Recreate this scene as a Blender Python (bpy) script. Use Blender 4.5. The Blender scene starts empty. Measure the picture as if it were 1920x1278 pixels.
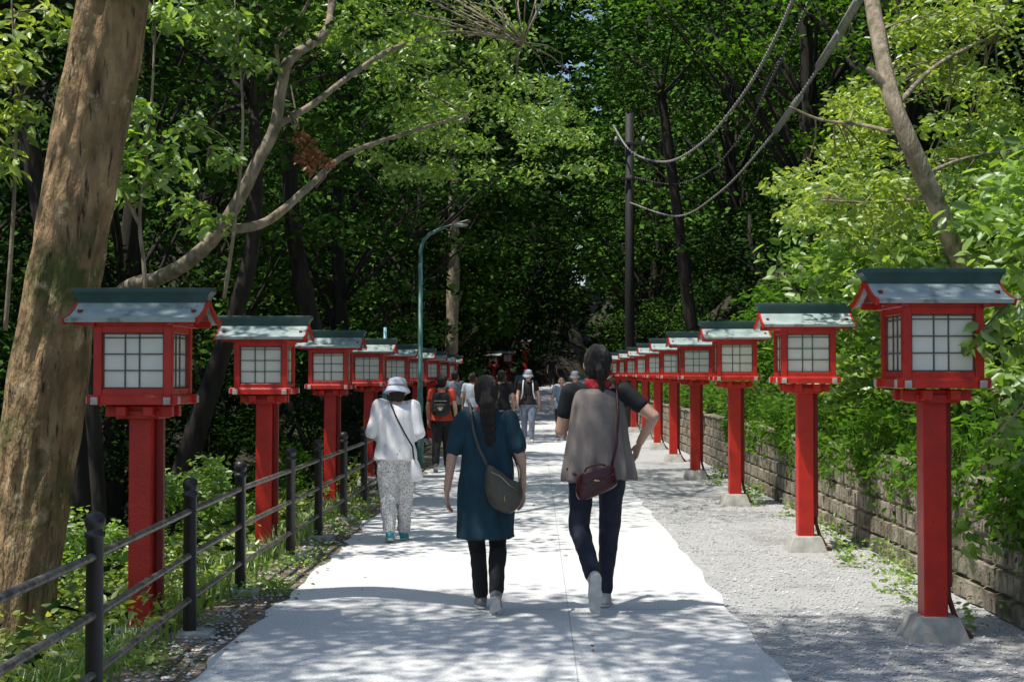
import bpy, bmesh, math, random
import numpy as np
from mathutils import Vector, Matrix, noise
random.seed(7); rng = np.random.default_rng(7)
scene = bpy.context.scene; COL = scene.collection
PI = math.pi
# ------------------------------------------------------------------ camera
F = 2600.0; EYE = Vector((0, 0, 1.55))
cam = bpy.data.cameras.new('camera'); camo = bpy.data.objects.new('camera', cam); COL.objects.link(camo)
cam.sensor_width = 36; cam.lens = 36*F/1920; cam.clip_end = 1000; cam.clip_start = .05
camo.location = EYE; camo.rotation_euler = (PI/2+math.atan(61/F), 0, math.atan(45/F))
scene.camera = camo
CM = camo.rotation_euler.to_matrix()
def at(px, py, Y):
    d = CM @ Vector(((px-960)/F, (639-py)/F, -1)); return EYE + d*(Y/d.y)
# ------------------------------------------------------------------ materials
def mat(name, c1, c2=None, scale=5, rough=.6, bump=0, bscale=None, metal=0, stretch=(1,1,1), spec=.5, lo=.35, hi=.65, detail=6, bdist=.02):
    m = bpy.data.materials.new(name); m.use_nodes = True; nt = m.node_tree; N = nt.nodes; L = nt.links
    b = N['Principled BSDF']; b.inputs['Roughness'].default_value = rough; b.inputs['Metallic'].default_value = metal
    b.inputs['Specular IOR Level'].default_value = spec
    tc = N.new('ShaderNodeTexCoord'); mp = N.new('ShaderNodeMapping'); mp.inputs['Scale'].default_value = stretch
    L.new(tc.outputs['Object'], mp.inputs['Vector'])
    n = N.new('ShaderNodeTexNoise'); n.inputs['Scale'].default_value = scale; n.inputs['Detail'].default_value = detail
    L.new(mp.outputs[0], n.inputs['Vector'])
    r = N.new('ShaderNodeValToRGB'); r.color_ramp.elements[0].position = lo; r.color_ramp.elements[1].position = hi
    c2 = c2 or tuple(x*.75 for x in c1)
    r.color_ramp.elements[0].color = (*c2, 1); r.color_ramp.elements[1].color = (*c1, 1)
    L.new(n.outputs['Fac'], r.inputs[0]); L.new(r.outputs[0], b.inputs['Base Color'])
    if bump:
        n2 = N.new('ShaderNodeTexNoise'); n2.inputs['Scale'].default_value = bscale or scale*4; n2.inputs['Detail'].default_value = 6
        L.new(mp.outputs[0], n2.inputs['Vector'])
        bp = N.new('ShaderNodeBump'); bp.inputs['Strength'].default_value = bump; bp.inputs['Distance'].default_value = bdist
        L.new(n2.outputs['Fac'], bp.inputs['Height']); L.new(bp.outputs[0], b.inputs['Normal'])
    m['ramp'] = r.name; m['last'] = r.name
    return m
def second_layer(m, col, scale, lo, hi, voronoi=False, stretch=(1,1,1)):
    nt = m.node_tree; N = nt.nodes; L = nt.links; b = N['Principled BSDF']; r = N[m['last']]
    tc = N.new('ShaderNodeTexCoord'); mp = N.new('ShaderNodeMapping'); mp.inputs['Scale'].default_value = stretch; L.new(tc.outputs['Object'], mp.inputs['Vector'])
    n = N.new('ShaderNodeTexVoronoi' if voronoi else 'ShaderNodeTexNoise'); n.inputs['Scale'].default_value = scale
    if not voronoi: n.inputs['Detail'].default_value = 7; n.inputs['Roughness'].default_value = .62
    L.new(mp.outputs[0], n.inputs['Vector'])
    rr = N.new('ShaderNodeValToRGB'); rr.color_ramp.elements[0].position = lo; rr.color_ramp.elements[1].position = hi
    if voronoi: rr.color_ramp.elements[0].color = (1,1,1,1); rr.color_ramp.elements[1].color = (0,0,0,1)
    L.new(n.outputs['Distance' if voronoi else 'Fac'], rr.inputs[0])
    mx = N.new('ShaderNodeMixRGB'); L.new(rr.outputs[0], mx.inputs[0]); L.new(r.outputs[0], mx.inputs[1]); mx.inputs[2].default_value = (*col, 1)
    L.new(mx.outputs[0], b.inputs['Base Color']); m['last'] = mx.name
def leafmat(name, c1, c2, trans=.4, gloss=.07):
    m = bpy.data.materials.new(name); m.use_nodes = True; nt = m.node_tree; N = nt.nodes; L = nt.links
    N.remove(N['Principled BSDF']); out = N['Material Output']
    g = N.new('ShaderNodeNewGeometry'); r = N.new('ShaderNodeValToRGB')
    r.color_ramp.elements[0].color = (*c2, 1); r.color_ramp.elements[1].color = (*c1, 1)
    L.new(g.outputs['Random Per Island'], r.inputs[0])
    d = N.new('ShaderNodeBsdfDiffuse'); L.new(r.outputs[0], d.inputs[0])
    if not trans: L.new(d.outputs[0], out.inputs[0]); return m
    t = N.new('ShaderNodeBsdfTranslucent'); gl = N.new('ShaderNodeBsdfGlossy'); gl.inputs['Roughness'].default_value = .42
    gl.inputs['Color'].default_value = (.8, .85, .8, 1)
    hs = N.new('ShaderNodeMixRGB'); hs.blend_type = 'MULTIPLY'; hs.inputs[0].default_value = 1; hs.inputs[2].default_value = (1.5, 1.55, .5, 1)
    L.new(r.outputs[0], hs.inputs[1]); L.new(hs.outputs[0], t.inputs[0])
    m1 = N.new('ShaderNodeMixShader'); m1.inputs[0].default_value = trans; L.new(d.outputs[0], m1.inputs[1]); L.new(t.outputs[0], m1.inputs[2])
    if not gloss: N.remove(gl); L.new(m1.outputs[0], out.inputs[0]); return m
    m2 = N.new('ShaderNodeMixShader'); m2.inputs[0].default_value = gloss; L.new(m1.outputs[0], m2.inputs[1]); L.new(gl.outputs[0], m2.inputs[2])
    L.new(m2.outputs[0], out.inputs[0]); return m
M = {}
M['red'] = mat('red_paint', (.60,.026,.012), (.45,.018,.010), 7, .42, .15, 60)
second_layer(M['red'], (.26,.030,.02), 26, .66, .74)
M['red_dark'] = mat('red_dark', (.26,.014,.01), None, 6, .5)
M['roof'] = mat('roof_copper', (.46,.52,.51), (.27,.36,.34), 5, .38, .15, 30, spec=.6)
second_layer(M['roof'], (.13,.17,.14), 9, .58, .72)
M['ridge'] = mat('ridge_green', (.04,.10,.088), (.025,.06,.055), 5, .5)
M['white'] = mat('white_cap', (.58,.55,.50), (.36,.33,.30), 20, .5)
M['pane'] = mat('pane', (.86,.83,.72), (.74,.71,.60), 4, .35, spec=.4)
second_layer(M['pane'], (.35,.33,.27), 60, .70, .76)
M['lattice'] = mat('lattice', (.13,.115,.09), None, 8, .6)
M['concrete'] = mat('concrete', (.48,.47,.43), (.34,.33,.29), 12, .9, .3, 60)
M['hose'] = mat('hose', (.14,.03,.02), None, 8, .5)
M['black_metal'] = mat('black_metal', (.024,.022,.022), (.013,.012,.012), 12, .42, .1, 60, spec=.6)
M['rail'] = mat('rail_metal', (.26,.24,.21), (.09,.075,.065), 14, .40, .15, 50, metal=.4)
M['lamp_green'] = mat('lamp_green', (.10,.24,.21), (.07,.17,.15), 9, .45)
M['lamp_blue'] = mat('lamp_blue', (.18,.42,.50), None, 9, .45)
M['lamp_head'] = mat('lamp_head', (.45,.47,.45), None, 9, .4)
M['pole'] = mat('pole_dark', (.018,.017,.017), None, 5, .7)
M['cable'] = mat('cable_grey', (.36,.35,.33), (.2,.19,.18), 20, .5)
M['cable_dark'] = mat('cable_dark', (.03,.03,.03), None, 20, .5)
M['bark_big'] = mat('bark_big', (.50,.33,.17), (.19,.12,.06), 5, .95, 1.0, 16, stretch=(2.0,2.0,.7), lo=.32, hi=.66, detail=10, bdist=.05)
second_layer(M['bark_big'], (.12,.125,.035), 2.3, .50, .62)
second_layer(M['bark_big'], (.58,.44,.25), 6.5, .58, .66)
second_layer(M['bark_big'], (.06,.042,.028), 9, .58, .66, False, (2.5,2.5,.35))
M['bark_pale'] = mat('bark_pale', (.38,.31,.22), (.16,.13,.085), 7, .9, .8, 22, stretch=(2,2,.6))
second_layer(M['bark_pale'], (.09,.095,.045), 4, .54, .66)
M['bark_dark'] = mat('bark_dark', (.036,.029,.022), (.015,.012,.009), 5, .95, .8, 14, stretch=(2,2,.4))
M['soil'] = mat('soil', (.055,.042,.026), (.018,.015,.009), 3, .95, .8, 20)
second_layer(M['soil'], (.022,.032,.010), 1.2, .48, .58)
M['verge'] = mat('verge_soil', (.34,.29,.22), (.13,.10,.07), 7, .95, .9, 50)
second_layer(M['verge'], (.07,.075,.03), 3.5, .50, .60)
M['gravel'] = mat('gravel_ground', (.66,.655,.645), (.44,.435,.425), 55, .9, 1.0, 120, lo=.3, hi=.7)
second_layer(M['gravel'], (.34,.33,.32), 1.1, .54, .70)
M['stone'] = mat('gravel_stone', (.70,.695,.69), (.34,.34,.345), 6, .85)
M['wall'] = mat('wall_stone', (.37,.32,.25), (.17,.145,.105), 5, .92, .9, 35)
second_layer(M['wall'], (.08,.085,.04), 2.8, .50, .62)
M['skin'] = mat('skin', (.62,.38,.27), (.56,.33,.23), 10, .5)
M['hair'] = mat('hair', (.022,.014,.010), (.010,.007,.006), 40, .38, .6, 90, stretch=(6,6,.6), spec=.5)
M['eye'] = mat('eye', (.02,.015,.012), None, 5, .2)
M['lip'] = mat('lip', (.42,.16,.13), None, 5, .5)
M['teal'] = mat('teal_cloth', (.009,.048,.070), (.006,.035,.052), 10, .85, .3, 200)
M['blackcloth'] = mat('black_cloth', (.011,.011,.013), None, 10, .85, .2, 150)
M['jeans'] = mat('jeans', (.014,.020,.042), (.008,.012,.026), 12, .8, .3, 250)
M['taupe'] = mat('taupe_cloth', (.245,.205,.18), (.19,.16,.145), 6, .8, .3, 160)
M['redcloth'] = mat('red_cloth', (.5,.02,.03), None, 10, .7)
M['orange'] = mat('orange_cloth', (.62,.07,.03), None, 10, .8)
M['whitecloth'] = mat('white_cloth', (.80,.80,.82), (.72,.72,.74), 8, .8, .2, 100)
M['pattern'] = mat('pattern_cloth', (.70,.69,.68), (.62,.61,.60), 8, .8, .2, 100)
second_layer(M['pattern'], (.20,.19,.19), 75, .30, .46, True)
M['hatcloth'] = mat('hat_cloth', (.50,.54,.62), (.42,.46,.54), 30, .8)
M['greycloth'] = mat('grey_cloth', (.20,.22,.26), None, 10, .8)
M['bluecloth'] = mat('blue_cloth', (.22,.33,.45), None, 10, .8)
M['pinkcloth'] = mat('pink_cloth', (.4,.14,.14), None, 10, .8)
M['palejeans'] = mat('pale_jeans', (.22,.26,.32), (.15,.18,.24), 12, .8)
M['shoe'] = mat('shoe_white', (.62,.62,.60), (.45,.45,.43), 20, .6)
M['shoe_grey'] = mat('shoe_grey', (.20,.20,.21), None, 20, .6)
M['shoe_teal'] = mat('shoe_teal', (.02,.36,.40), None, 20, .6)
M['bag_olive'] = mat('bag_leather_olive', (.085,.075,.055), (.06,.052,.04), 14, .42, .2, 90)
M['bag_maroon'] = mat('bag_leather_maroon', (.065,.009,.014), (.04,.006,.010), 14, .33, .2, 90)
M['brass'] = mat('brass', (.5,.4,.2), None, 10, .3, metal=.9)
M['pack'] = mat('pack_cloth', (.02,.02,.022), None, 14, .7)
M['leaf_dark'] = leafmat('leaf_dark', (.085,.175,.030), (.014,.040,.008), 0, 0)
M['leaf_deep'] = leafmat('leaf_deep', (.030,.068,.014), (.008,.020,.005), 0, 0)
M['leaf_far'] = leafmat('leaf_far', (.12,.25,.040), (.012,.035,.007), 0, 0)
M['leaf_mid'] = leafmat('leaf_mid', (.17,.33,.05), (.035,.095,.016), .50, 0)
M['leaf_bright'] = leafmat('leaf_bright', (.38,.53,.14), (.10,.20,.035), .48, .08)
M['leaf_yellow'] = leafmat('leaf_yellow', (.50,.58,.16), (.13,.23,.035), .48, .08)
M['leaf_brown'] = leafmat('leaf_brown', (.42,.19,.11), (.20,.08,.045), .3, .03)
# concrete path with a joint
m = mat('path_concrete', (.80,.80,.79), (.66,.66,.66), 1.6, .85, .35, 130, lo=.25, hi=.75); M['path'] = m
nt = m.node_tree; N = nt.nodes; L = nt.links; r = N[m['ramp']]
tc = N.new('ShaderNodeTexCoord'); sp = N.new('ShaderNodeSeparateXYZ'); L.new(tc.outputs['Object'], sp.inputs[0])
def mth(op, a, b=None):
    n = N.new('ShaderNodeMath'); n.operation = op
    if hasattr(a, 'links'): L.new(a, n.inputs[0])
    else: n.inputs[0].default_value = a
    if b is not None:
        if hasattr(b, 'links'): L.new(b, n.inputs[1])
        else: n.inputs[1].default_value = b
    return n.outputs[0]
jx = mth('LESS_THAN', mth('ABSOLUTE', mth('SUBTRACT', sp.outputs[0], .21)), .004)
yy = mth('ABSOLUTE', mth('SUBTRACT', mth('MODULO', sp.outputs[1], 5.0), 4.1)); jy = mth('LESS_THAN', yy, .008)
jj = mth('MULTIPLY', mth('MAXIMUM', jx, jy), .4)
spk = N.new('ShaderNodeTexNoise'); spk.inputs['Scale'].default_value = 70; L.new(tc.outputs['Object'], spk.inputs['Vector'])
sr = N.new('ShaderNodeValToRGB'); sr.color_ramp.elements[0].position = .38; sr.color_ramp.elements[0].color = (.55,.55,.55,1); sr.color_ramp.elements[1].position = .52
L.new(spk.outputs['Fac'], sr.inputs[0])
mu = N.new('ShaderNodeMixRGB'); mu.blend_type = 'MULTIPLY'; mu.inputs[0].default_value = .55; L.new(r.outputs[0], mu.inputs[1]); L.new(sr.outputs[0], mu.inputs[2])
mx = N.new('ShaderNodeMixRGB'); L.new(jj, mx.inputs[0]); L.new(mu.outputs[0], mx.inputs[1]); mx.inputs[2].default_value = (.12,.12,.11,1)
L.new(mx.outputs[0], N['Principled BSDF'].inputs['Base Color'])
# ------------------------------------------------------------------ helpers
def tag(o, label=None, cat=None, group=None, kind=None):
    if label: o['label'] = label
    if cat: o['category'] = cat
    if group: o['group'] = group
    if kind: o['kind'] = kind
    return o
def empty(name, loc=(0,0,0), rz=0, s=1):
    o = bpy.data.objects.new(name, None); COL.objects.link(o); o.location = loc; o.rotation_euler = (0,0,rz); o.scale = (s,s,s); o.empty_display_size = .1
    return o
def frame(d):
    d = d.normalized(); a = Vector((0,0,1)) if abs(d.z) < .9 else Vector((0,1,0))
    u = d.cross(a).normalized(); return u, d.cross(u).normalized()
class MB:
    def __init__(s): s.v = []; s.f = []
    def add(s, vs, fs):
        b = len(s.v); s.v += [Vector(v) for v in vs]; s.f += [tuple(i+b for i in f) for f in fs]
    def box(s, c, d, top=(1,1), R=None):
        x,y,z = d[0]/2, d[1]/2, d[2]/2; tx, ty = top
        vs = [(-x,-y,-z),(x,-y,-z),(x,y,-z),(-x,y,-z),(-x*tx,-y*ty,z),(x*tx,-y*ty,z),(x*tx,y*ty,z),(-x*tx,y*ty,z)]
        vs = [Vector(v) for v in vs]
        if R: vs = [R @ v for v in vs]
        s.add([v+Vector(c) for v in vs], [(3,2,1,0),(4,5,6,7),(0,1,5,4),(1,2,6,5),(2,3,7,6),(3,0,4,7)])
    def rings(s, R, close=True):
        n = len(R[0]); b = len(s.v)
        for r in R: s.v += [Vector(p) for p in r]
        for i in range(len(R)-1):
            for j in range(n):
                k = (j+1) % n
                s.f.append((b+i*n+j, b+i*n+k, b+(i+1)*n+k, b+(i+1)*n+j))
        if close:
            s.f.append(tuple(b+j for j in reversed(range(n)))); s.f.append(tuple(b+(len(R)-1)*n+j for j in range(n)))
    def tube(s, P, r, n=8, wob=0):
        P = [Vector(p) for p in P]; R = []; rr = r if isinstance(r, (list, tuple)) else [r]*len(P)
        u = None
        for i, p in enumerate(P):
            d = (P[min(i+1, len(P)-1)] - P[max(i-1, 0)]).normalized()
            if u is None: u, w = frame(d)
            else:
                u = (u - d*u.dot(d)).normalized()
            w = d.cross(u)
            ring = []
            for k in range(n):
                a = 2*PI*k/n; q = rr[i]*(1+(wob*(noise.noise(Vector((p.x*1.7+3*math.cos(a), p.y*1.7+3*math.sin(a), p.z*1.3)))+.4*noise.noise(Vector((7*math.cos(a), 7*math.sin(a), p.z*3)))) if wob else 0))
                ring.append(p + u*math.cos(a)*q + w*math.sin(a)*q)
            R.append(ring)
        s.rings(R)
    def cap(s, p0, p1, r0, r1, flat=None, n=12):
        p0 = Vector(p0); p1 = Vector(p1); ax = (p1-p0); Ln = ax.length
        if Ln < 1e-6: ax = Vector((0,0,1))
        ax.normalize(); u, w = frame(ax); R = []
        for (c, r, angs) in ((p0, r0, (-80,-50,-22,0)), (p1, r1, (0,22,50,80))):
            for a in angs:
                a = math.radians(a); rc = r*math.cos(a); h = r*math.sin(a); ring = []
                for k in range(n):
                    t = 2*PI*k/n; q = u*math.cos(t)*rc + w*math.sin(t)*rc + ax*h
                    if flat: fv, ff = flat; q = q - fv*(q.dot(fv)*(1-ff))
                    ring.append(c+q)
                R.append(ring)
        s.rings(R)
    def ell(s, c, rx, ry, rz, R=None, n=16):
        c = Vector(c); rg = []
        for i in range(1, 10):
            a = -PI/2 + PI*i/10; ring = []
            for k in range(n):
                t = 2*PI*k/n; q = Vector((rx*math.cos(a)*math.cos(t), ry*math.cos(a)*math.sin(t), rz*math.sin(a)))
                ring.append(c + (R @ q if R else q))
            rg.append(ring)
        s.rings(rg)
    def loft(s, rows, n=32, pleat=None):
        R = []
        for row in rows:
            cx, cy, cz, rx, ry = row[:5]; amp = row[5] if len(row) > 5 else 0
            R.append([(cx+rx*math.cos(t)*(1+amp*math.cos(11*t+1)+amp*.5*math.cos(5*t)), cy+ry*math.sin(t)*(1+amp*math.cos(11*t+1)), cz) for t in [2*PI*k/n for k in range(n)]])
        s.rings(R)
    def build(s, name, m, parent=None, smooth=False, bevel=0):
        me = bpy.data.meshes.new(name); me.from_pydata(s.v, [], s.f)
        bm = bmesh.new(); bm.from_mesh(me); bmesh.ops.recalc_face_normals(bm, faces=bm.faces)
        if bevel: bmesh.ops.bevel(bm, geom=list(bm.edges), offset=bevel, segments=1, affect='EDGES', profile=.5)
        bm.to_mesh(me); bm.free()
        if smooth:
            for p in me.polygons: p.use_smooth = True
        me.materials.append(M[m]); o = bpy.data.objects.new(name, me); COL.objects.link(o); o.parent = parent
        return o
    def remesh(s, name, m, parent, vox=.01, sm=2, disp=0, dsc=(8,8,2.2)):
        me = bpy.data.meshes.new(name); me.from_pydata(s.v, [], s.f)
        bm = bmesh.new(); bm.from_mesh(me); bmesh.ops.recalc_face_normals(bm, faces=bm.faces); bm.to_mesh(me); bm.free()
        o = bpy.data.objects.new(name, me); COL.objects.link(o)
        a = o.modifiers.new('r', 'REMESH'); a.mode = 'VOXEL'; a.voxel_size = vox; a.use_smooth_shade = True
        b = o.modifiers.new('s', 'SMOOTH'); b.factor = .5; b.iterations = sm
        ev = o.evaluated_get(bpy.context.evaluated_depsgraph_get()); nm = bpy.data.meshes.new_from_object(ev)
        o.modifiers.clear(); o.data = nm; nm.name = name
        if disp:
            off = Vector((random.random()*50, 0, 0)); nv = []
            for v in nm.vertices:
                q = Vector((v.co.x*dsc[0], v.co.y*dsc[1], v.co.z*dsc[2])) + off
                nv.append(v.co + v.normal*disp*(noise.noise(q)*1.2 + .6*noise.noise(q*2.3)))
            for v, c in zip(nm.vertices, nv): v.co = c
        for p in nm.polygons: p.use_smooth = True
        nm.materials.clear(); nm.materials.append(M[m]); o.parent = parent
        return o
def copy_tree(o, parent=None):
    c = o.copy(); COL.objects.link(c); c.parent = parent
    for ch in list(o.children): copy_tree(ch, c)
    return c
# ------------------------------------------------------------------ terrain
def Zp(Y): return 0 if Y < 40 else .0007*(min(Y,95)-40)**2 + max(0, Y-95)*.09
def Xc(Y): return 0 if Y < 60 else .0097*(min(Y,88)-60)**2
def H(x, Y):
    b = Zp(Y); xl = x - Xc(Y); nz = noise.noise(Vector((x*.35, Y*.35, 0)))
    if xl < -2.2:
        d = -2.2-xl; h = b - min(.32*d+.03*d*d, 2.6) + .25*nz*min(d, 1.5)
        if d > 10: h += (d-10)*.55 + nz
        return h + (max(0, Y-70)*.25 if d > 2 else 0)*min(1, d/6)
    if xl > 3.0:
        d = xl-3.0; return b + .80 + .5*d + .2*nz*min(d, 2) + (max(0, Y-70)*.25)*min(1, d/6)
    return b
xs = sorted(set([-200,-120,-80,-60,-45,-35,-28,-22,-18,-15,-13,-11,-9.5,-8,-7,-6,-5,-4.4,-3.8,-3.3,-2.9,-2.6,-2.4,-2.2,-1.95,-1,0,1.2,2,2.98,3.06,3.5,4,4.6,5.3,6,7,8,10,12,15,19,24,30,40,55,80,120,200]))
ys = [-30,-15,-5]+[i*.8 for i in range(0, 60)]+[48+i*2.5 for i in range(0, 32)]+[130,150,180,230,300]
b = MB()
for Y in ys:
    for x in xs:
        X = x + Xc(Y)*max(0, 1-max(0, abs(x)-8)/90); b.v.append(Vector((X, Y, H(X, Y))))
n = len(xs)
for i in range(len(ys)-1):
    for j in range(n-1): b.f.append((i*n+j, i*n+j+1, (i+1)*n+j+1, (i+1)*n+j))
g = b.build('ground', 'soil', smooth=True); g['kind'] = 'structure'
def sheet(name, m, x0, x1, Y0, Y1, dz, wob, step=.25, thick=0):
    b = MB(); Y = Y0; k = 0
    while Y <= Y1:
        c = Xc(Y); a0 = x0+c+wob*noise.noise(Vector((Y*2.1, x0, 3)))+wob*.6*noise.noise(Vector((Y*7, x0, 9))); a1 = x1+c+wob*.5*noise.noise(Vector((Y*1.7, x1, 5))); z = Zp(Y)
        b.v += [Vector((a0-.015, Y, z-.03)), Vector((a0, Y, z+dz)), Vector((a1, Y, z+dz)), Vector((a1+.015, Y, z-.03))]
        if k:
            for q in range(3): b.f.append((4*k-4+q, 4*k-3+q, 4*k+1+q, 4*k+q))
        k += 1; Y += step
    o = b.build(name, m); o['kind'] = 'structure'; return o
sheet('gravel_shoulder', 'gravel', 1.1, 2.97, -6, 90, .006, .0)
sheet('verge', 'verge', -2.17, -1.5, -6, 60, .006, .09)
sheet('path', 'path', -1.73, 1.27, -6, 110, .014, .12)
# ------------------------------------------------------------------ people
DJ = dict(hipL=(-.088,0,.85), kneeL=(-.09,.03,.47), ankL=(-.09,0,.08), pL=0, hipR=(.088,0,.85), kneeR=(.09,.03,.47), ankR=(.09,0,.08), pR=0,
          shL=(-.165,0,1.315), elL=(-.215,-.02,1.06), wrL=(-.225,.03,.83), hdL=(0,.12,-1), shR=(.165,0,1.315), elR=(.215,-.02,1.06), wrR=(.225,.03,.83), hdR=(0,.12,-1),
          head=(0,.015,1.485), curl=.35)
TOR = [(.76,.10,.08),(.82,.155,.11),(.88,.168,.118),(.95,.15,.105),(1.04,.125,.09),(1.13,.135,.098),(1.22,.15,.102),(1.29,.155,.09),(1.335,.12,.07),(1.37,.06,.05)]
def V(x): return Vector(x)
def hand(b, w, d, side, nrm, curl):
    w = V(w); d = V(d).normalized(); side = V(side); side = (side-d*side.dot(d)).normalized(); nrm = side.cross(d).normalized() if nrm is None else nrm
    for off, ln in ((.027,.068),(.009,.076),(-.009,.070),(-.026,.054)):
        k = w + d*.085 + side*off; b.cap(w+d*.01+side*off*.5, k, .014, .0115)
        q = k; dd = d.copy()
        for i, fr in enumerate((.45,.32,.23)):
            dd = (dd + nrm*curl*(.7+.3*i)).normalized(); e = q + dd*ln*fr; b.cap(q, e, .0088-.0006*i, .0082-.0006*i, n=8); q = e
    t0 = w + d*.025 + side*.02; t1 = t0 + (d*.75+side*.6+nrm*.25).normalized()*.042; t2 = t1 + (d*.95+side*.25+nrm*.3).normalized()*.03
    b.cap(t0, t1, .013, .0105, n=8); b.cap(t1, t2, .010, .0082, n=8)
def foot(A, p, yaw=0):
    p = math.radians(p); A = V(A)
    f = V((math.sin(yaw)*math.cos(p), math.cos(yaw)*math.cos(p), -math.sin(p))); sd = V((math.cos(yaw), -math.sin(yaw), 0)); u = sd.cross(f); return A, f, u
def person(label, loc, rz, s, J=None, vox=.006, group=None):
    j = dict(DJ); j.update(J or {})
    for k in j:
        if isinstance(j[k], tuple): j[k] = V(j[k])
    root = empty('person', loc, rz, s); tag(root, label, 'person', group)
    b = MB(); lean = j.get('lean', 0)
    b.loft([(0, lean*max(0, z-.85), z, rx, ry) for z, rx, ry in TOR], 24)
    hd = j['head']; nb = V((0, lean*.45, 1.33))
    b.cap(nb, hd+V((0,-.02,-.06)), .052, .05)
    b.ell(hd, .076, .094, .110); b.ell(hd+V((0,.035,-.052)), .055, .058, .058)
    b.cap(hd+V((0,.088,.0)), hd+V((0,.106,-.028)), .009, .013, n=8)
    for sx in (-1, 1):
        b.ell(hd+V((sx*.078,-.005,-.008)), .012, .02, .032)
        b.ell(hd+V((sx*.03,.083,.018)), .02, .012, .012)
    for S, sx in (('L',-1), ('R',1)):
        sh, el, wr = j['sh'+S]+V((0,lean*.45,0)), j['el'+S], j['wr'+S]
        b.cap(V((sx*.1,lean*.45,1.315)), sh, .055, .05); b.cap(sh, el, .047, .037); b.cap(el, wr, .037, .024)
        dd = j['hd'+S]; hand(b, wr, dd, j.get('ts'+S, V((-sx*.25, 1, 0)) if abs(V(dd).normalized().y) < .8 else V((-sx*.3,0,1))), None, j['curl'] * (1 if sx > 0 else -1))
        hp, kn, an = j['hip'+S], j['knee'+S], j['ank'+S]
        b.cap(hp, kn, .082, .054); b.cap(kn, an, .055, .036); b.cap(kn+(an-kn)*.25+V((0,-.01,0)), kn+(an-kn)*.6, .05, .04)
        A, f, u = foot(an, j['p'+S]); b.cap(A-u*.04-f*.02, A-u*.055+f*.12, .032, .026)
    b.remesh('body', 'skin', root, vox, 2)
    for sx in (-1, 1):
        e = MB(); e.ell(hd+V((sx*.03,.0925,.018)), .013, .006, .007, n=8); e.build('eye', 'eye', root, True)
        e = MB(); e.cap(hd+V((sx*.017,.096,.040)), hd+V((sx*.045,.086,.040)), .004, .003, n=6); e.build('eyebrow', 'hair', root, True)
    e = MB(); e.cap(hd+V((-.02,.0905,-.052)), hd+V((.02,.0905,-.052)), .006, .006, n=8); e.build('mouth', 'lip', root, True)
    return root, j
def top(root, j, m, zb=.84, flare=0, loose=.018, sleeve=.55, name='shirt', vox=.01, disp=.007, full=False, sr=.0):
    b = MB(); lean = j.get('lean', 0); rows = []
    for z, rx, ry in TOR:
        if z >= max(zb, .86) and z < 1.36: rows.append([0, lean*max(0,z-.85), z, rx+loose, ry+loose])
    if full:
        for r in rows:
            if r[2] < 1.2: r[3] = max(r[3], .155+loose); r[4] = max(r[4], .105+loose)
    if zb < .86:
        r0 = rows[0]; rows = [[0, 0, zb, r0[3]+flare, r0[4]+flare], [0, 0, (zb+r0[2])/2, r0[3]+flare*.5, r0[4]+flare*.5]] + rows
    rows.append([0, lean*.48, 1.345, .095, .07]); b.loft(rows, 32)
    for S, sx in (('L',-1), ('R',1)):
        sh, el, wr = j['sh'+S]+V((0,lean*.45,0)), j['el'+S], j['wr'+S]
        b.cap(V((sx*.08,lean*.45,1.31)), sh, .06, .062)
        if sleeve <= 1: b.cap(sh, sh+(el-sh)*sleeve, .062+sr, .056+sr)
        else: b.cap(sh, el, .062+sr, .052+sr); b.cap(el, wr, .052+sr, .036+sr)
    return b.remesh(name, m, root, vox, 3, disp)
def trousers(root, j, m, a=.095, k=.066, c=.05, vox=.01, disp=.007, zt=.98, name='trousers', fr=.97):
    b = MB(); b.loft([(0,0,z,rx+.012,ry+.012) for z, rx, ry in TOR if z <= zt], 24)
    for S in 'LR':
        hp, kn, an = j['hip'+S], j['knee'+S], j['ank'+S]; e = kn+(an-kn)*(fr-.06)
        b.cap(hp, kn, a, k); b.cap(kn, e, k, c); b.cap(kn+(an-kn)*.2+V((0,-.012,0)), kn+(an-kn)*.55, k*.95, (k+c)/2)
    return b.remesh(name, m, root, vox, 2, disp, (14,14,9))
def shoes(root, j, m, sole='shoe', vox=.006):
    for S in 'LR':
        A, f, u = foot(j['ank'+S], j['p'+S], .12*(1 if S == 'R' else -1)); b = MB()
        b.cap(A-u*.03-f*.025, A-u*.045+f*.09, .036, .040); b.cap(A-u*.045+f*.08, A-u*.055+f*.15, .040, .028, (u,.8)); b.cap(A+u*.0, A-u*.035, .042, .04)
        sh = b.remesh('shoe', m, root, vox, 2)
        b = MB(); b.cap(A-u*.068-f*.03, A-u*.070+f*.07, .036, .036, (u,.34)); b.cap(A-u*.070+f*.07, A-u*.068+f*.155, .046, .036, (u,.30))
        b.remesh('sole', sole, sh, vox, 1)
def hair(root, j, tail=0, tr=.045, bun=False, vox=.008, back=.0):
    hd = j['head']; b = MB(); b.ell(hd+V((0,-.018,.022)), .086, .096, .104); b.ell(hd+V((0,-.04,-.03)), .078, .07, .08)
    if tail:
        q = hd+V((0,-.105,.0)); b.ell(q, .036, .036, .034); n = 6
        pts = [hd+V((.004*i, -.125-.012*math.sin(i), -.01-tail*i/n)) for i in range(n+1)]
        for i in range(n): b.cap(pts[i], pts[i+1], tr*(1-.02*i) if i else tr*.7, tr*(1-.12*i), (V((0,1,0)), .7))
    return b.remesh('hair', 'hair', root, vox, 2, .006, (40,40,4))
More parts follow.
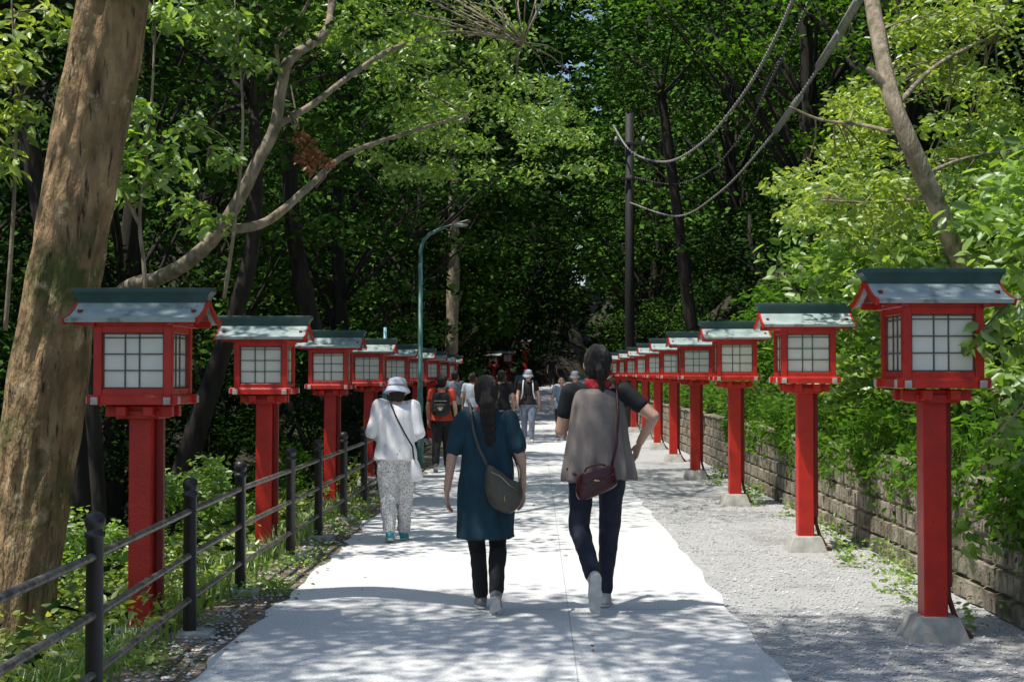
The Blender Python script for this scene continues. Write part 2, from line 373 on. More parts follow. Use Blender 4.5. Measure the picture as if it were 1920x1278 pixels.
def hat(root, j, m, brim=.135, vox=.007):
    hd = j['head']; b = MB(); R = Matrix.Rotation(-.12, 3, 'X'); rows = []
    for (r, z) in ((brim,-.022),(brim*.99,-.014),(.118,.018),(.106,.038),(.102,.047),(.098,.09),(.082,.116),(.04,.128)):
        rows.append([hd + R @ V((r*.93*math.cos(t), r*1.08*math.sin(t)-.005, z+.012+(.008*math.sin(3*t+1) if r > .11 else 0))) for t in [2*PI*k/32 for k in range(32)]])
    b.rings(rows); o = b.build('hat', m, root, True)
    c = MB(); c.tube([hd + R @ V((.1035*.93*math.cos(t), .1035*1.08*math.sin(t)-.005, .062)) for t in [2*PI*k/32 for k in range(33)]], .006, 6); c.build('hat_band', 'greycloth', o, True)
    return o
def pillow(outl, ymid, th, name, m, parent, tilt=0):
    n = len(outl); cx = sum(p[0] for p in outl)/n; cz = sum(p[1] for p in outl)/n; P = []
    for i in range(n):
        p0, p1, p2, p3 = outl[i-1], outl[i], outl[(i+1)%n], outl[(i+2)%n]
        for t in (0,.25,.5,.75):
            P.append(tuple(.5*((2*p1[k])+(-p0[k]+p2[k])*t+(2*p0[k]-5*p1[k]+4*p2[k]-p3[k])*t*t+(-p0[k]+3*p1[k]-3*p2[k]+p3[k])*t**3) for k in (0,1)))
    rg = []
    for sc, y in ((.3,-1),(.6,-.95),(.82,-.75),(.95,-.42),(1,0),(.95,.42),(.82,.75),(.6,.95),(.3,1)):
        rg.append([(cx+(p[0]-cx)*sc, ymid+th*y, cz+(p[1]-cz)*sc) for p in P])
    b = MB(); b.rings(rg); return b.build(name, m, parent, True)

# --- woman in teal
def loc_at(px, Y): p = at(px, 700, Y); return Vector((p.x, Y, Zp(Y)+.014))
L1 = loc_at(912, 9.0); s1 = .95
r1, j1 = person('person in a dark teal tunic with a long dark ponytail walking away mid path', L1, .04, s1,
    dict(ankR=(.065,-.16,.14), kneeR=(.08,.03,.47), pR=48, ankL=(-.035,.12,.08), kneeL=(-.065,.10,.46), shL=(-.155,0,1.305), shR=(.155,0,1.305), elL=(-.235,-.04,1.05), wrL=(-.268,.02,.82), elR=(.235,-.03,1.05), wrR=(.252,.06,.83)), .005)
trousers(r1, j1, 'blackcloth', .09, .062, .052)
b = MB(); b.loft([(0,0,.50,.202,.152,.030),(0,0,.62,.197,.147,.024),(0,0,.80,.192,.14,.014),(0,0,.95,.178,.13,.006),(0,0,1.10,.17,.12),(0,0,1.22,.168,.12),(0,0,1.29,.155,.105),(0,0,1.345,.10,.08),(0,0,1.375,.07,.065)], 66)
for S, sx in (('L',-1),('R',1)):
    sh, el = j1['sh'+S], j1['el'+S]; b.cap(V((sx*.08,0,1.295)), sh, .06, .060); b.cap(sh, sh+(el-sh)*.72, .062, .064)
b.remesh('tunic', 'teal', r1, .008, 3, .020, (9,9,2.6))
shoes(r1, j1, 'shoe_grey'); hair(r1, j1, .36, .055)
b = MB(); b.loft([(0,-.005,1.355,.075,.070),(0,-.005,1.385,.068,.066),(0,-.005,1.40,.055,.055)], 24); b.remesh('collar', 'redcloth', r1, .007, 1)
def lp(px, py, cx, ppm, s): return ((px-cx)/ppm/s, (1.55-(py-700)/ppm-.014)/s)
P = [lp(x, y, 912, 290, s1) for x, y in ((914,868),(934,876),(955,893),(974,902),(979,925),(972,945),(953,957),(930,950),(914,932),(908,900))]
g1 = empty('shoulder_bag', L1, .04, s1); tag(g1, 'olive grey crescent leather bag slung across the back of the person in teal', 'bag')
bb = pillow(P, -.205, .04, 'bag_body', 'bag_olive', g1)
z = MB(); z.tube([(p[0], -.247, p[1]) for p in [lp(x, y, 912, 290, s1) for x, y in ((920,880),(938,888),(954,904),(968,912))]], .004, 6); z.build('zip', 'brass', bb, True)
z = MB(); z.cap((.12,-.247,.80), (.12,-.247,.775), .008, .008, n=8); z.build('zip_pull', 'brass', bb, True)
sp_ = [lp(x, y, 912, 290, s1) for x, y in ((880,757),(884,775),(888,805),(898,838),(910,862),(916,874))]
ysr = (.02,-.09,-.145,-.165,-.18,-.19)
b = MB(); b.tube([(p[0], yv, p[1]) for p, yv in zip(sp_, ysr)], .011, 8); b.tube([(.225,-.19,.86),(.225,-.12,.95),(.205,0,1.02),(.16,.12,1.1),(0,.15,1.2),(-.09,.09,1.34),(sp_[0][0],.02,sp_[0][1])], .011, 8)
b.build('strap', 'bag_olive', g1, True)
# --- woman in black top and taupe drape
L2 = loc_at(1121, 9.06); s2 = 1.075
r2, j2 = person('person in black with a taupe draped back and dark jeans, one elbow bent out', L2, 0, s2,
    dict(hipL=(-.095,0,.85), ankL=(-.035,-.22,.22), kneeL=(-.115,-.02,.50), pL=78, ankR=(.045,.13,.08), kneeR=(.07,.11,.46), elR=(.335,-.03,1.17), wrR=(.262,.115,1.005), hdR=(-.25,.25,-.8),
         elL=(-.225,.04,1.08), wrL=(-.15,.23,1.14), hdL=(.4,.6,.3), curl=.3), .005)
trousers(r2, j2, 'jeans', .090, .062, .050)
top(r2, j2, 'blackcloth', .84, 0, .014, .5, 'shirt', .008, .006)
b = MB(); b.loft([(-.005,-.055,.79,.212,.155,.085),(-.005,-.05,.90,.202,.148,.07),(-.005,-.045,1.02,.187,.137,.052),(-.005,-.04,1.14,.172,.125,.034),(-.005,-.035,1.24,.158,.112,.018),(-.005,-.03,1.31,.140,.09,.0),(-.005,-.03,1.335,.115,.06)], 88)
b.remesh('back_drape', 'taupe', r2, .007, 2, .014, (9,9,1.5))
shoes(r2, j2, 'shoe'); hair(r2, j2, .15, .03)
b = MB(); b.loft([(0,-.005,1.335,.085,.075),(0,-.005,1.36,.088,.08,.01),(0,-.005,1.39,.072,.07),(0,-.005,1.40,.06,.058)], 32); b.remesh('scarf', 'redcloth', r2, .007, 2, .006, (20,20,30))
g2 = empty('handbag', L2, 0, s2); tag(g2, 'maroon leather handbag hanging on a long strap behind the person with the taupe drape', 'bag')
P = [lp(x, y, 1121, 287, s2) for x, y in ((1084,884),(1112,874),(1144,867),(1150,885),(1151,903),(1120,920),(1088,930),(1078,920),(1078,902))]
bb = pillow(P, -.235, .04, 'bag_body', 'bag_maroon', g2)
P = [lp(x, y, 1121, 287, s2) for x, y in ((1087,882),(1112,873),(1141,866),(1145,884),(1114,896),(1089,902))]
fl = pillow(P, -.265, .016, 'flap', 'bag_maroon', bb)
q = lp(1115, 893, 1121, 287, s2); z = MB(); z.cap((q[0]-.012,-.288,q[1]), (q[0]+.012,-.288,q[1]), .007, .007, n=8); z.build('clasp', 'brass', bb, True)
hp = [lp(x, y, 1121, 287, s2) for x, y in ((1092,884),(1096,872),(1112,864),(1128,865),(1136,872))]
z = MB(); z.tube([(p[0], -.25, p[1]) for p in hp], .006, 8); z.build('handle', 'bag_maroon', bb, True)
sp_ = [lp(x, y, 1121, 287, s2) for x, y in ((1153,716),(1155,735),(1156,780),(1152,830),(1144,868))]
b = MB(); b.tube([(p[0], yv, p[1]) for p, yv in zip(sp_, (-.02,-.10,-.165,-.195,-.215))], .008, 8)
b.tube([(sp_[0][0],-.02,sp_[0][1]),(.10,.07,1.32),(.05,.14,1.15),(-.1,.16,1.0),(-.2,.08,.92),(-.19,-.1,.86),(-.14,-.21,.83)], .008, 8); b.build('strap', 'bag_maroon', g2, True)
# --- woman in white
L3 = loc_at(742, 12.7); s3 = .94
r3, j3 = person('person in a white shirt, bucket hat and speckled loose trousers on the left path edge', L3, .05, s3,
    dict(ankL=(-.05,-.08,.095), kneeL=(-.075,.05,.47), pL=16, ankR=(.07,.15,.08), kneeR=(.08,.12,.46), elL=(-.235,.0,1.06), wrL=(-.15,.2,1.0), hdL=(.4,.8,.1), elR=(.235,.0,1.06), wrR=(.15,.2,1.0), hdR=(-.4,.8,.1), head=(.01,.075,1.455), lean=.10, curl=.6), .006)
trousers(r3, j3, 'pattern', .112, .088, .062, .009, .014)
top(r3, j3, 'whitecloth', .80, .01, .028, 2, 'shirt', .008, .016, True, .008)
shoes(r3, j3, 'shoe_teal', 'shoe'); hair(r3, j3); hat(r3, j3, 'hatcloth', .142)
g3 = empty('tote_bag', L3, .05, s3); tag(g3, 'white fabric bag on a thin black strap at the hip of the person in white', 'bag')
pillow([(.15,.80),(.21,.80),(.25,.72),(.27,.62),(.22,.59),(.16,.60),(.14,.68)], -.09, .03, 'bag_body', 'whitecloth', g3)
b = MB(); b.tube([(-.05,.0,1.385),(-.04,-.10,1.33),(.02,-.135,1.2),(.1,-.16,1.05),(.17,-.155,.93),(.185,-.12,.80)], .008, 8); b.tube([(-.05,.0,1.385),(.02,.14,1.25),(.16,.14,1.0),(.2,.0,.85),(.18,-.06,.79)], .008, 8); b.build('strap', 'blackcloth', g3, True)
# --- others
def backpack(loc, rz, s, label, y=-.2, marks=True, m='pack'):
    g = empty('backpack', loc, rz, s); tag(g, label, 'backpack')
    bb = pillow([(-.12,1.28),(0,1.31),(.12,1.28),(.15,1.15),(.14,.95),(0,.92),(-.14,.95),(-.15,1.15)], y, .085, 'bag_body', m, g)
    pk = pillow([(-.09,1.12),(.09,1.12),(.11,1.05),(.1,.97),(-.1,.97),(-.11,1.05)], y-.09, .035, 'pocket', m, bb)
    if marks:
        e = MB()
        e.ell((0,y-.127,1.03), .03, .004, .022)
        for a in (-.035,-.013,.013,.035): e.ell((a,y-.126,1.066-abs(a)*.3), .009, .004, .012)
        e.build('paw_mark', 'white', pk, True)
        e = MB(); e.box((0,y-.088,1.17), (.2,.006,.012)); e.build('reflective_strip', 'white', bb)
    for sx in (-1,1):
        b = MB(); b.tube([(sx*.08,y+.05,1.27),(sx*.09,y+.12,1.37),(sx*.10,.05,1.385),(sx*.11,.14,1.28),(sx*.12,.15,1.1),(sx*.15,.05,.98),(sx*.13,y+.05,.98)], .014, 8); b.build('shoulder_strap', m, g, True)
walk1 = dict(ankL=(-.08,-.2,.12), kneeL=(-.085,0,.46), pL=30, ankR=(.08,.16,.08), kneeR=(.085,.13,.46), elL=(-.23,.02,1.06), wrL=(-.23,.14,.86), elR=(.23,-.07,1.06), wrR=(.24,-.06,.83))
walk2 = dict(ankR=(.08,-.2,.12), kneeR=(.085,0,.46), pR=30, ankL=(-.08,.16,.08), kneeL=(-.085,.13,.46), elR=(.23,.02,1.06), wrR=(.23,.14,.86), elL=(-.23,-.07,1.06), wrL=(-.24,-.06,.83))
def folk(label, px, Y, s, rz, J, tm, bm_, hm=None, sl=.5, tail=0, zb=.84, shoe='shoe_grey', hatm=None, dx=0):
    l = loc_at(px, Y); r, j = person(label, l, rz, s, J, .009); trousers(r, j, bm_, .1, .074, .06, .014); top(r, j, tm, zb, .01, .022, sl, 'shirt', .013)
    shoes(r, j, shoe, 'shoe', .011); hair(r, j, tail, .035, vox=.012)
    if hatm: hat(r, j, hatm, .135)
    return l
l = folk('person in an orange red shirt with a black backpack beyond the person in white', 828, 21.8, .95, 0, walk1, 'orange', 'blackcloth')
backpack(l, 0, .95, 'black backpack with a white paw mark on the person in the orange shirt')
l = folk('person in a pale hat, black tee and faded jeans walking towards the camera', 990, 31, 1.0, PI, walk2, 'blackcloth', 'palejeans', shoe='shoe', hatm='hatcloth')
backpack(l, PI, 1.0, 'pale backpack on the person in the black tee walking towards the camera', marks=False, m='whitecloth')
folk('person in a grey blue dress top approaching just left of the taupe drape', 1053, 32, .92, PI, walk1, 'bluecloth', 'blackcloth', zb=.6, shoe='shoe')
folk('person in a grey bucket hat mostly hidden behind the taupe drape', 1078, 31, .98, PI, walk2, 'greycloth', 'palejeans', hatm='greycloth')
folk('person in a grey top between the orange shirt and the teal tunic', 853, 31, 1.0, 0, walk2, 'greycloth', 'blackcloth')
folk('person in a pale top mostly hidden behind the left shoulder of the teal tunic', 886, 30, .97, 0, walk1, 'hatcloth', 'greycloth')
folk('person with dark hair and a black top just right of the teal ponytail', 940, 27, 1.0, 0, walk1, 'blackcloth', 'blackcloth', tail=.1)
folk('distant person in a pink top near the far lanterns', 940, 60, .9, 0, walk1, 'pinkcloth', 'blackcloth')
folk('distant person in a blue shirt behind the person in the black tee', 976, 55, .95, 0, walk2, 'bluecloth', 'greycloth')
folk('farthest person, dressed in black, standing in the bright end of the path', 1035, 74, 1.02, 0, walk2, 'blackcloth', 'blackcloth')
# ------------------------------------------------------------------ lantern
def make_lantern():
    R = empty('lantern_post')
    b = MB(); b.box((0,0,.065), (.35,.35,.15), (.70,.70)); b.build('footing', 'concrete', R, bevel=.006)
    b = MB(); b.box((0,0,.78), (.140,.140,1.30)); b.build('post', 'red', R, bevel=.008)
    b = MB(); b.box((.095,.03,.86), (.045,.05,1.12)); b.build('conduit_cover', 'red_dark', R, bevel=.004)
    b = MB(); b.tube([(.096,.03,.34),(.10,.02,.24),(.125,-.0,.14),(.17,-.02,.06),(.22,-.02,.01)], .016, 8); b.build('cable_hose', 'hose', R, True)
    b = MB()
    b.box((0,-.08,1.425), (.40,.06,.065)); b.box((0,.08,1.425), (.40,.06,.065)); b.box((-.08,0,1.425+.002), (.06,.40,.059)); b.box((.08,0,1.425+.002), (.06,.40,.059)); b.box((0,0,1.405), (.26,.26,.05))
    b.build('bracket', 'red', R, bevel=.004)
    b = MB(); b.box((0,0,1.49), (.49,.49,.05)); b.box((0,-.215,1.497), (.54,.05,.055)); b.box((0,.215,1.497), (.54,.05,.055)); b.box((-.215,0,1.493), (.05,.54,.055)); b.box((.215,0,1.493), (.05,.54,.055))
    b.build('ledge', 'red', R, bevel=.004)
    for sx in (-1,1):
        for sy in (-1,1):
            b = MB(); b.box((sx*.272,sy*.215,1.493), (.008,.042,.044)); b.build('end_cap', 'white', R, bevel=.003)
            b = MB(); b.box((sx*.215,sy*.272,1.489), (.042,.008,.044)); b.build('end_cap', 'white', R, bevel=.003)
    b = MB()
    for sx in (-1,1):
        for sy in (-1,1): b.box((sx*.208,sy*.208,1.73), (.050,.050,.42))
        b.box((0,sx*.210,1.540), (.368,.034,.042)); b.box((sx*.210,0,1.540), (.034,.368,.042)); b.box((0,sx*.210,1.915), (.368,.034,.050)); b.box((sx*.210,0,1.915), (.034,.368,.050))
    b.build('frame', 'red', R, bevel=.003)
    for k in range(4):
        Rm = Matrix.Rotation(k*PI/2, 3, 'Z')
        b = MB(); b.box(Rm @ V((0,-.200,1.727)), (.368,.008,.335), R=Rm); w = b.build('window_pane', 'pane', R)
        b = MB()
        for x in (-.178,-.05,.035,.178): b.box(Rm @ V((x,-.2075,1.727)), (.008,.009,.33), R=Rm)
        for z in (1.566,1.668,1.765,1.862,1.884): b.box(Rm @ V((0,-.2085,z)), (.36,.009,.007), R=Rm)
        b.build('lattice', 'lattice', w)
    b = MB()
    for s in (-1,1):
        b.box((0,s*.225,1.955), (.70,.045,.045)); b.box((s*.235,0,1.952), (.045,.56,.045))
    b.box((0,0,1.950), (.49,.49,.025)); b.build('eave_beam', 'red', R, bevel=.003)
    prof = [(-.30,1.972),(-.20,1.996),(-.11,2.036),(-.04,2.083)]
    up = prof + [(-y,z) for y,z in reversed(prof)]; dn = [(y*.97,z-.022) for y,z in reversed(up)]
    b = MB(); b.rings([[(x,y,z) for y,z in up+dn] for x in (-.385,.385)]); rf = b.build('roof', 'roof', R)
    for s in (-1,1):
        u2 = [(y*1.01,z+.002) for y,z in up]; d2 = [(y*.94,z-.036) for y,z in reversed(up)]
        b = MB(); b.rings([[(s*x,y,z) for y,z in u2+d2] for x in (.387,.399)]); b.build('barge_board', 'red', rf)
        b = MB(); b.box((s*.34,0,2.0), (.02,.34,.06)); b.build('gable_panel', 'red_dark', rf)
    b = MB(); b.rings([[(-x,-y,z),(x,-y,z),(x,y,z),(-x,y,z)] for x,y,z in ((.39,.05,2.06),(.393,.055,2.09),(.405,.062,2.12),(.422,.070,2.14),(.422,.070,2.165))]); b.build('ridge_cap', 'ridge', rf, bevel=.003)
    return R
lant = make_lantern(); first = True
def place_lantern(x, Y, z, label, group, rz=0):
    global first
    o = lant if first else copy_tree(lant); first = False
    o.location = (x, Y, z); o.rotation_euler = (0,0,rz); tag(o, label, 'lantern', group)
left = [(270,8.35),(497,12.4),(620,16.5),(692,20.4),(742,24.4),(780,28.4),(806,32.4),(826,36.4),(842,40.4)]
lab = ['nearest left lantern post, green roofed and shaded, standing behind the railing beside the leaning trunk',
 'second lantern post on the left, sunlit bright red with a pale roof', 'third lantern post on the left, between the sunlit one and the person in white',
 'fourth lantern post on the left, just behind the hat of the person in white', 'fifth lantern post in the left row, beside the person in white',
 'sixth lantern post in the left row, behind the green street lamp', 'seventh lantern post in the left row, right of the green street lamp', 'eighth lantern post in the left row', 'farthest lantern post of the straight left row']
for (px, Y), l in zip(left, lab): place_lantern(at(px,700,Y).x, Y, -.10, l, 'red lantern posts along the left side', random.uniform(-.03,.03))
right = [(1746,8.2),(1508,12.2),(1377,16.4),(1303,20.4),(1262,24.4),(1232,28.4),(1209,32.6),(1188,36.6),(1172,40.6),(1158,45)]
lab = ['nearest right lantern post, the largest, standing on gravel by the stone wall', 'second lantern post on the right, bright red with a pale sunlit roof',
 'third lantern post on the right', 'fourth lantern post on the right', 'fifth lantern post on the right', 'sixth lantern post on the right', 'seventh lantern post on the right',
 'eighth lantern post on the right, by the dark utility pole', 'ninth lantern post on the right', 'last lantern post of the straight right row']
for (px, Y), l in zip(right, lab): place_lantern(at(px,700,Y).x, Y, 0, l, 'red lantern posts along the right side', random.uniform(-.03,.03))
for px, Y, dz, l in ((925,64,.0,'distant lantern post left of the path bend, lower one'),(952,69,.0,'distant lantern post at the path bend, middle one'),(985,75,.45,'distant lantern post at the path bend, set higher'),(885,74,1.0,'distant lantern post high on the left bank')):
    place_lantern(at(px,700,Y).x, Y, Zp(Y)+dz, l, 'distant lantern posts at the bend')
# ------------------------------------------------------------------ railing
fr = empty('railing', (0,0,0)); tag(fr, 'black metal railing with knobbed posts and three pipe rails along the left path edge', 'railing')
fp = []
for px, Y in ((60,4.35),(180,6.15),(358,8.18),(450,9.75),(546,11.6),(598,13.0),(645,14.6),(683,16.2),(712,18.0),(738,20.0),(758,22.0),(775,24.2)):
    p = at(px,700,Y); fp.append(V((max(p.x,-2.08) if Y > 5 else -1.92, Y, -.02)))
for p in fp:
    b = MB(); c = []
    for r, z in ((.04,-.15),(.04,.0),(.038,.84),(.046,.845),(.046,.865),(.036,.87),(.036,.885),(.044,.895),(.046,.92),(.038,.945),(.02,.955)):
        c.append([(p.x+r*math.cos(t), p.y+r*math.sin(t), p.z+z) for t in [2*PI*k/16 for k in range(16)]])
    b.rings(c); b.build('post', 'black_metal', fr, True)
    b = MB(); b.box((p.x+.03,p.y,.01), (.24,.18,.06), (.9,.9)); b.build('footing', 'concrete', fr, bevel=.01)
for z in (.76,.50,.24):
    b = MB(); b.tube([V((p.x,p.y,p.z+z)) for p in fp], .0195, 10); b.build('rail', 'rail', fr, True)
# ------------------------------------------------------------------ stone wall
wl = empty('retaining_wall', (0,0,0)); tag(wl, 'low mossy block retaining wall along the right side of the path', 'wall')
b = MB()
for row in range(5):
    Y = 3.0 - random.random()*.3; z0 = .0+row*.162
    while Y < 62:
        ln = random.uniform(.16,.34); d = random.uniform(-.004,.014); h = .154; y0, y1 = Y, Y+ln-.010; zz = Zp(Y)
        x0 = 2.925+Xc(Y)+row*.008; i = .012
        b.add([(x0+.04,y0,zz+z0),(x0+.04,y1,zz+z0),(x0+.04,y1,zz+z0+h),(x0+.04,y0,zz+z0+h),
               (x0-d,y0+i,zz+z0+i+random.uniform(0,.02)),(x0-d+random.uniform(-.01,.01),y1-i-random.uniform(0,.03),zz+z0+i),(x0-d,y1-i,zz+z0+h-i),(x0-d+random.uniform(-.01,.01),y0+i+random.uniform(0,.03),zz+z0+h-i)],
              [(4,5,6,7),(0,1,5,4),(1,2,6,5),(2,3,7,6),(3,0,4,7)])
        if Y < 25 and random.random() < .5:
            ym = y0+(y1-y0)*random.uniform(.3,.7); b.box((x0-d-.001, ym, zz+z0+h*.5), (.018,random.uniform(.03,.07),h*random.uniform(.45,.75)))
        Y += ln
b.build('block_face', 'wall', wl)
b = MB(); b.box((3.03,32.5,.405), (.13,59,.80)); b.build('backing', 'wall', wl)
b = MB(); Y = 2.8
while Y < 60:
    ln = random.uniform(.5,.7); b.box((3.03+random.uniform(-.01,.01)+Xc(Y), Y+ln/2, Zp(Y)+.83), (.20,ln-.015,.035), (.96,.98)); Y += ln
b.build('coping', 'wall', wl, bevel=.010)
# ------------------------------------------------------------------ street lamps, pole, cables
def lamp(px, Y, topz, label, m, arm=True):
    x = at(px,700,Y).x; o = empty('street_lamp', (x,Y,-.15)); tag(o, label, 'street lamp')
    b = MB(); b.tube([(0,0,0),(0,0,.9),(0,0,.92),(0,0,topz-.5)], [.055,.055,.042,.036], 12); b.build('pole', m, o, True)
    if arm:
        b = MB(); b.tube([(0,0,topz-.5),(.0,0,topz-.3),(.05,0,topz-.13),(.14,-.02,topz-.03),(.28,-.04,topz+.04),(.42,-.06,topz+.09)], [.036,.032,.028,.026,.024,.022], 10); b.build('arm', m, o, True)
        b = MB(); b.cap((.42,-.06,topz+.09), (.78,-.1,topz+.18), .03, .055, (V((0,0,1)), .5)); h = b.build('lamp_head', 'black_metal', o, True)
        b = MB(); b.ell((.66,-.09,topz+.12), .13, .05, .035); b.build('lens', 'lamp_head', h, True)
    b = MB(); b.box((0,-.06,1.2), (.10,.06,.22)); b.build('control_box', m, o, bevel=.005)
lamp(788, 22.6, 4.0, 'green street lamp with a curved arm on the left side, the nearer one', 'lamp_green')
lamp(722, 30, 3.2, 'short light blue post rising behind the left lantern row', 'lamp_blue', False)
p = at(1181,700,39); up = empty('utility_pole', (p.x,39,0)); tag(up, 'tall dark utility pole behind the right lantern row', 'utility pole')
b = MB(); b.tube([(0,0,-.3),(0,0,4.5),(0,0,8.9)], [.145,.13,.12], 14); b.build('pole', 'pole', up, True)
b = MB(); b.box((0,-.14,8.0), (.9,.08,.08)); b.build('crossarm', 'pole', up, bevel=.006)
b = MB(); b.box((0,-.14,7.0), (.5,.07,.07)); b.build('crossarm', 'pole', up, bevel=.006)
for x in (-.38,.38): b = MB(); b.tube([(x,-.14,8.04),(x,-.14,8.1),(x,-.14,8.2)], [.04,.06,.03], 10); b.build('insulator', 'cable', up, True)
def cr(P, n=10):
    out = []
    for i in range(len(P)-1):
        p0, p1, p2, p3 = P[max(i-1,0)], P[i], P[i+1], P[min(i+2,len(P)-1)]
        for k in range(n):
            t = k/n; out.append(.5*((2*p1)+(p2-p0)*t+(2*p0-5*p1+4*p2-p3)*t*t+(3*p1-p0-3*p2+p3)*t**3))
    return out+[P[-1]]
def cable(pts, r, label, wrap=True, m='cable'):
    P = cr([at(*q) for q in pts], 14); o = empty('cable', P[0]); tag(o, label, 'cable')
    Q = [p-P[0] for p in P]; b = MB(); b.tube(Q, r, 8); b.build('core', m, o, True)
    if wrap:
        S = cr(Q, 8); W = []
        for i, p in enumerate(S):
            d = (S[min(i+1,len(S)-1)]-S[max(i-1,0)]).normalized(); u, w = frame(d); a = i*1.05
            W.append(p+u*math.cos(a)*r*1.1+w*math.sin(a)*r*1.1)
        b = MB(); b.tube(W, r*.35, 5); b.build('spiral_wrap', 'cable', o, True)
    return o
cable([(1150,235,38.8),(1185,285,36),(1250,303,32),(1320,265,28),(1395,175,23),(1450,80,19.5),(1495,-20,17),(1540,-140,15)], .022, 'pale spiral wrapped cable sagging lowest between the pole and the upper right')
c = cable([(1182,330,38.8),(1260,345,34),(1330,320,29),(1400,240,24),(1450,140,20),(1505,30,17),(1540,-60,15)], .013, 'thin dark cable with a sleeve, middle one of the overhead cables', True, 'cable_dark')
A, B = at(1422,190,22.3)-c.location, at(1462,120,19.6)-c.location
b = MB(); b.tube([A,B], .05, 12); b.build('sleeve', 'black_metal', c, True)
c = cable([(1182,380,38.8),(1270,405,33),(1350,360,28),(1430,275,23),(1500,180,19),(1570,70,16),(1625,-30,14),(1680,-140,12.5)], .018, 'thick pale sleeved cable nearest the right trees', True)
for a, e in (((1455,245,21.6),(1500,182,19.2)), ((1535,125,17.4),(1575,62,15.8)), ((1578,55,15.6),(1610,0,14.5))):
    b = MB(); b.tube([at(*a)-c.location, at(*e)-c.location], .05, 12); b.build('sleeve', 'cable', c, True)
# ------------------------------------------------------------------ foliage
def leafmesh(name, P, Ls, up=.5, droop=.25, asp=.5, six=False):
    N_ = len(P); th = rng.uniform(0, 2*PI, N_); a = np.stack([np.cos(th), np.sin(th), -droop+rng.normal(0,.35,N_)], 1); a /= np.linalg.norm(a,axis=1)[:,None]
    n = rng.normal(0,1,(N_,3))*(1-up); n[:,2] += up; n -= (n*a).sum(1)[:,None]*a; n /= np.linalg.norm(n,axis=1)[:,None]+1e-9; s = np.cross(n,a)
    Lr = (Ls*rng.uniform(.55,1.2,N_))[:,None]; W = Lr*asp*.5
    if six:
        vs = [P, P+a*Lr*.28+s*W*.85+n*Lr*.06, P+a*Lr*.65+s*W*.8+n*Lr*.05, P+a*Lr-n*Lr*.08, P+a*Lr*.65-s*W*.8+n*Lr*.05, P+a*Lr*.28-s*W*.85+n*Lr*.06]; k = 6; idx = [[0,1,2,3],[0,3,4,5]]
    else:
        vs = [P, P+a*Lr*.45+s*W, P+a*Lr-n*Lr*.06, P+a*Lr*.45-s*W]; k = 4; idx = [[0,1,2,3]]
    co = np.stack(vs, 1).reshape(-1,3).astype(np.float32); nf = len(idx)
    li = (np.arange(N_)[:,None,None]*k + np.array(idx)[None]).reshape(-1).astype(np.int32)
    me = bpy.data.meshes.new(name); me.vertices.add(len(co)); me.vertices.foreach_set('co', co.ravel()); me.loops.add(len(li)); me.loops.foreach_set('vertex_index', li)
    me.polygons.add(N_*nf); me.polygons.foreach_set('loop_start', np.arange(0, N_*nf*4, 4, dtype=np.int32)); me.update(); me.validate()
    return me
def clumps(C, R, n, flat=.5):
    out = []
    for c, r in zip(C, R):
        q = rng.normal(0,1,(n,3)); q /= np.linalg.norm(q,axis=1)[:,None]; q *= (r*rng.uniform(0,1,n)**.5)[:,None]; q[:,2] *= flat
        q[:,2] -= .25*(q[:,0]**2+q[:,1]**2)/max(r,.1)
        out.append(q+np.array(c))
    return np.concatenate(out)
def foliage(name, parent, C, R, n, leaf, m, flat=.5, **k):
    me = leafmesh(name, clumps(C, R, n, flat), leaf, **k); me.materials.append(M[m]); o = bpy.data.objects.new(name, me); COL.objects.link(o); o.parent = parent; return o
def curve_to(a, b_, sag=.15, n=5):
    a = V(a); b_ = V(b_); L_ = (b_-a).length; o = V((random.uniform(-1,1),random.uniform(-1,1),random.uniform(.2,1)))*L_*sag
    return [a.lerp(b_, t/n) + o*math.sin(PI*t/n) for t in range(n+1)]
def arche(name, h, r, rx, z0, nc, nl, leaf, m, cr_=(.6,1.2), bark='bark_dark', flat=.4, lean=(0,0), six=False):
    R = empty(name); T = []
    for i in range(9):
        t = i/8; T.append(V((lean[0]*t+.25*math.sin(t*5+h), lean[1]*t+.25*math.cos(t*4+h), -.4+(h*.9+.4)*t)))
    b = MB(); b.tube(T, [r*(1.35 if i == 0 else 1)*(1-.8*i/8)+.02 for i in range(9)], 12, .35)
    C = []; Rr = []
    for i in range(nc):
        t = random.random(); z = z0+(h-z0)*t; w = rx*(math.sin(PI*(.12+.80*t))**.7)*random.uniform(.35,1); a = random.uniform(0,2*PI)
        c = V((lean[0]*z/h+w*math.cos(a), lean[1]*z/h+w*math.sin(a), z)); C.append(c); Rr.append(random.uniform(*cr_))
        if i % 2 == 0:
            k = min(7, max(1, int(8*(z-.12*h)/h))); b.tube(curve_to(T[k], c, .1), [r*.3*(1-.15*q)*(1-.05*k) for q in range(6)], 6)
    b.build('trunk', bark, R, True)
    foliage('crown', R, C, Rr, nl, leaf, m, flat, six=six)
    return R
AR = [arche('forest_tree', 13, .20, 4.0, 3.4, 80, 180, .165, 'leaf_dark', (.7,1.4), flat=.35),
      arche('forest_tree', 15, .22, 4.2, 4.2, 85, 180, .165, 'leaf_mid', (.7,1.4), flat=.35, lean=(.8,-.5)),
      arche('forest_tree', 11, .15, 3.4, 2.2, 75, 180, .16, 'leaf_deep', (.6,1.2), flat=.4, lean=(1.2,0)),
      arche('forest_tree', 14, .22, 4.4, 3.2, 95, 110, .235, 'leaf_far', (.8,1.6), flat=.30),
      arche('forest_tree', 13, .20, 4.4, 1.6, 95, 85, .29, 'leaf_deep', (.8,1.6), flat=.4, lean=(1.5,0))]
